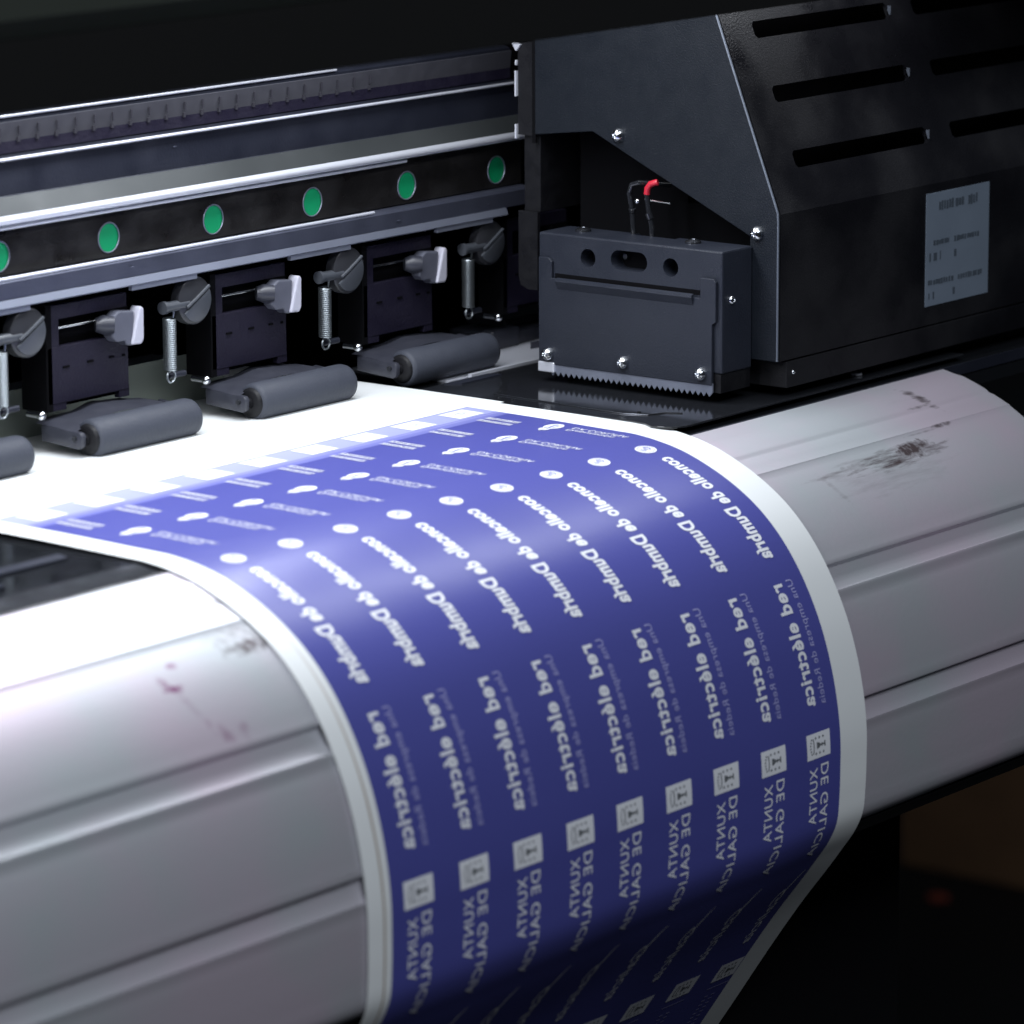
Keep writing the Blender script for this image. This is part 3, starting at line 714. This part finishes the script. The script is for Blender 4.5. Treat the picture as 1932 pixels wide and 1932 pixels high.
for (t0, t1) in ((.0648, .0712), (.0404, .0466), (.0156, .0220)):
    bm = bmesh.new(); box(bm, .1852, .1855, sl(t0)[0] - .0002, sl(t0)[0] + .0012, sl(t0 + .0016)[1], sl(t1 - .0012)[1])
    cpart('slot_glint', bm, 'edge', sp_)  # pale slivers paint the glints at the right ends of the slots
bm = bmesh.new(); prism(bm, [(-.0846, .0143), (-.0846, .0046), (-.080, .0046), (-.060, .0046), (-.060, .0143)], 'x', XC + .006, .42, 0, .0003)
cpart('lower_skirt', bm, 'front')
bm = bmesh.new(); box(bm, .098, .42, -.076, .02, .0150, .066); box(bm, .098, .42, -.030, .02, .066, .165); box(bm, XC + .0017, .098, -.0815, -.079, .016, .062)
cpart('dark_interior_fill', bm, 'matte')  # black blocks added so the carriage interior stays dark
bm = bmesh.new()
prism(bm, [(.0345, .0886), (.0345, .1226), (.0255, .1245), (.0255, .0886)], 'x', XC + .001, XC + .0026)
prism(bm, [(.0345, .0350), (.0345, .0600), (.0255, .0600), (.0255, .0305), (.0300, .0305), (.0335, .0318)], 'x', XC + .001, XC + .0026, 0)
box(bm, XC + .0030, .12, .0255, .0330, .0600, .0886)
br = cpart('rear_bracket', bm, 'black')
bm = bmesh.new(); box(bm, XC - .0002, XC + .0012, .0345, .0352, .1030, .1125); box(bm, XC - .0002, XC + .0012, .0345, .0352, .1145, .1165, 0, .0003)
box(bm, XC - .0002, XC + .0012, .0345, .0352, .0872, .0925); prism(bm, [(.0370, .1236), (.0325, .1225), (.0345, .1200), (.0350, .1200)], 'x', XC, XC + .001)
cpart('bracket_edge_glint', bm, 'alubright', br)  # bright pieces paint the lit stretches of the bracket's edge
bm = bmesh.new(); box(bm, XC + .0001, XC + .0012, .0256, .0272, .086, .1255); cpart('bracket_seam', bm, 'matte', br)
# label
bm = bmesh.new(); LX0, LX1, LZ0, LZ1, LY = .1748, .2188, .0222, .0651, -.0849
box(bm, LX0, LX1, LY, LY + .0003, LZ0, LZ1)
def row(z, h, spans, n):
    for a, b in spans:
        k = max(1, int((b - a) / .0017)); w_ = (b - a) / k
        for i in range(k): box(bm, LX0 + a + i * w_, LX0 + a + i * w_ + w_ * random.uniform(.6, .92), LY - .0001, LY + .0001, z + h * random.uniform(0, .15), z + h * random.uniform(.8, 1), 1)
row(.0580, .0040, ((.0085, .0190), (.0200, .0265), (.0290, .0360)), 0)
row(.0450, .0022, ((.0050, .0165), (.0195, .0375)), 0); row(.0390, .0036, ((.0022, .0036), (.0052, .0078), (.0096, .0104), (.0195, .0215)), 0)
row(.0300, .0022, ((.0015, .0195), (.0225, .0400)), 0); row(.0245, .0030, ((.0020, .0030), (.0050, .0062), (.0190, .0206)), 0)
cpart('label', bm, ['label', 'ink'], fc, label='grey paper label with dark blurred rows of print')
# bolts near the skirt and the round rivet on the bed
cpart('skirt_screw', screw_bm((XC + .010, -.0846, .0100), (0, -1, 0), .0008), 'steel', None, True)
bm = bmesh.new(); cyl(bm, (.1375, -.0790, .0012), (.1375, -.0790, .0020), .0022, 20)
bmesh.ops.translate(bm, verts=bm.verts[:], vec=(0, 0, PZ)); build('rivet', bm, 'alubright', clamp, True)

# sensor box on the left side of the carriage
XBX = .0576
bm = bmesh.new(); box(bm, XBX + .0012, XC - .0002, -.0735, .0095, .0120, .0566, 0, .0007)
sb = cpart('sensor_box', bm, 'paint2', None, False, 'charcoal sheet metal box with three holes, toothed lower edge and five screws')
cs = []
for y, ry, rz in ((-.0132, .0034, .0034), (-.0506, .0034, .0034)):
    c = bmesh.new(); cyl(c, Vector((XBX - .002, y, .0488)) + OFF, Vector((XBX + .012, y, .0488)) + OFF, .0034, 32); cs.append(c)
c = bmesh.new(); pts = [(-.0272 + .0036 * math.cos(a), .0494 + .0036 * math.sin(a)) for a in [math.radians(-90 + 180 * k / 10) for k in range(11)]] + [(-.0365 + .0036 * math.cos(a), .0494 + .0036 * math.sin(a)) for a in [math.radians(90 + 180 * k / 10) for k in range(11)]]
prism(c, [(y + OFF.y, z) for y, z in pts], 'x', XBX - .002 + OFF.x, XBX + .012 + OFF.x); cs.append(c)
c = bmesh.new(); box(c, *(v + OFF.x for v in (.0735, .0800)), *(v + OFF.y for v in (-.0417, -.0236)), .053, .058); cs.append(c)
cut(sb, cs); sb.data.materials.clear(); sb.data.materials.append(M['paint2'])
bm = bmesh.new(); box(bm, XBX + .008, XBX + .009, -.060, -.004, .044, .054); cpart('box_interior', bm, 'matte', sb)
bm = bmesh.new()
for y in (-.0265, -.0372): cyl(bm, (XBX + .006, y, .0500), (XBX + .008, y, .0500), .0010, 12)
cpart('sensor_pin', bm, 'steel', sb, True)
bm = bmesh.new()
pl = [(.0085, .0078), (.0085, .0475), (.0040, .0475), (.0025, .0462), (.0025, .0400), (.0005, .0400), (-.0620, .0392), (-.0648, .0392), (-.0648, .0466), (-.0706, .0466), (-.0716, .0455), (-.0716, .0310), (-.0700, .0300), (-.0700, .0078)]
prism(bm, pl, 'x', XBX - .0003, XBX + .0011, 0, .0002)
fp = cpart('front_plate', bm, 'paint2', sb)
bm = bmesh.new(); prism(bm, [(XBX - .0016, .0392), (XBX - .0014, .0400), (XBX - .0002, .0405), (XBX - .0002, .0360)], 'y', -.0618, -.0002)
cpart('plate_lip', bm, 'paint2', fp)
bm = bmesh.new(); box(bm, XBX + .00115, XBX + .0013, -.0640, .0020, .0400, .0418); cpart('plate_shadow', bm, 'matte', fp)  # black strip paints the shadow above the plate's fold
bm = bmesh.new()
pts = [(.0084, .0085), (.0084, .0048)]; n = 30
for i in range(n):
    y0 = .0035 - (.0035 + .0700) * i / n; y1 = .0035 - (.0035 + .0700) * (i + .5) / n
    pts += [(y0, .0052), (y1, .0036)]
pts += [(-.0702, .0052), (-.0702, .0085)]
prism(bm, pts, 'x', XBX + .0001, XBX + .0008); cpart('toothed_strip', bm, 'alumid', sb)
bm = bmesh.new(); box(bm, XBX - .0008, XBX + .0006, .0012, .0086, .0048, .0086, 0, .0004); cpart('brush_end', bm, 'alubright', sb)
for y, z in ((.0039, .0118), (-.0306, .0122), (-.0655, .0118)): cpart('screw', screw_bm((XBX - .0003, y, z), (-1, 0, .0), .0024, .0028), 'steel', sb, True)
for x, y in ((.0690, -.0033), (.0695, -.0528)): cpart('screw', screw_bm((x, y, .0566), (0, 0, 1), .0030, .0015), 'darksteel', sb, True)
cpart('screw', screw_bm((.0645, -.0735, .0385), (0, -1, 0), .0016, .0012), 'steel', sb, True)
bm = bmesh.new(); box(bm, XBX + .0016, XC - .0002, -.0728, -.0050, .0050, .0119); cpart('box_foot', bm, 'black', sb)
WX = .0745
bm = bmesh.new()
tube(bm, [(WX, -.0223, .050), (WX, -.0222, .0580), (WX, -.0216, .0657), (WX, -.0203, .0715), (WX, -.0215, .0748), (WX, -.0245, .0757), (WX + .004, -.0275, .0752), (WX + .012, -.030, .074)], .0010, 10)
tube(bm, [(WX, -.0309, .050), (WX, -.0305, .0600), (WX, -.0290, .0664), (WX, -.0283, .0720)], .0010, 10)
tube(bm, [(WX, -.0218, .0650), (WX - .0004, -.0219, .0660)], .0014, 10); tube(bm, [(WX, -.0299, .0630), (WX - .0004, -.0293, .0650)], .0014, 10)
cpart('cable', bm, 'gloss2', sb, True)
bm = bmesh.new(); tube(bm, [(WX, -.0283, .0718), (WX, -.0286, .0740), (WX, -.0300, .0757), (WX + .001, -.0325, .0765)], .0012, 10); cpart('red_led_glint', bm, 'red', sb, True)  # red tip stands in for an LED reflection on the cable
bm = bmesh.new(); tube(bm, [(WX, -.0300, .0696), (WX, -.0390, .0693)], .0003, 6); bmesh.ops.create_icosphere(bm, subdivisions=2, radius=.0011, matrix=Matrix.Translation((WX - .001, -.0248, .0690)))
cpart('connector_pin', bm, 'steel', sb, True)

# ------------------------------------------------------------------ background seen below the apron
bm = bmesh.new(); box(bm, -4, 8, -4, 8, -.80, -.75)
fl = build('floor', bm, 'floor'); tag(fl, kind='structure')
bm = bmesh.new(); prism(bm, [(0, 0), (0, -.65), (.5, -.65), (.5, 0)], 'z', 0, .11, 0, .002)
o = build('cardboard_box', bm, 'cardboard'); o.location = (1.73, .933, -.75)
tag(o, 'dim brown cardboard box on the dark floor below the printer', 'box')
bm = bmesh.new(); box(bm, 0, 1.0, 0, .9, 0, .02, 0, .003)
o = build('pale_board', bm, 'pale'); o.location = (1.95, .00, -.60); o.rotation_euler = (0, 0, .12)
tag(o, 'pale dusty board behind the brown box under the printer', 'board')
bm = bmesh.new(); bmesh.ops.create_icosphere(bm, subdivisions=2, radius=.0065, matrix=Matrix.Diagonal((1.2, 1.4, .6, 1)))
for v in bm.verts: v.co *= random.uniform(.8, 1.15)
o = build('orange_scrap', bm, 'orange'); o.location = (1.66, .850, -.746)
tag(o, 'small orange scrap lying on the dark floor beneath the brown box', 'scrap')
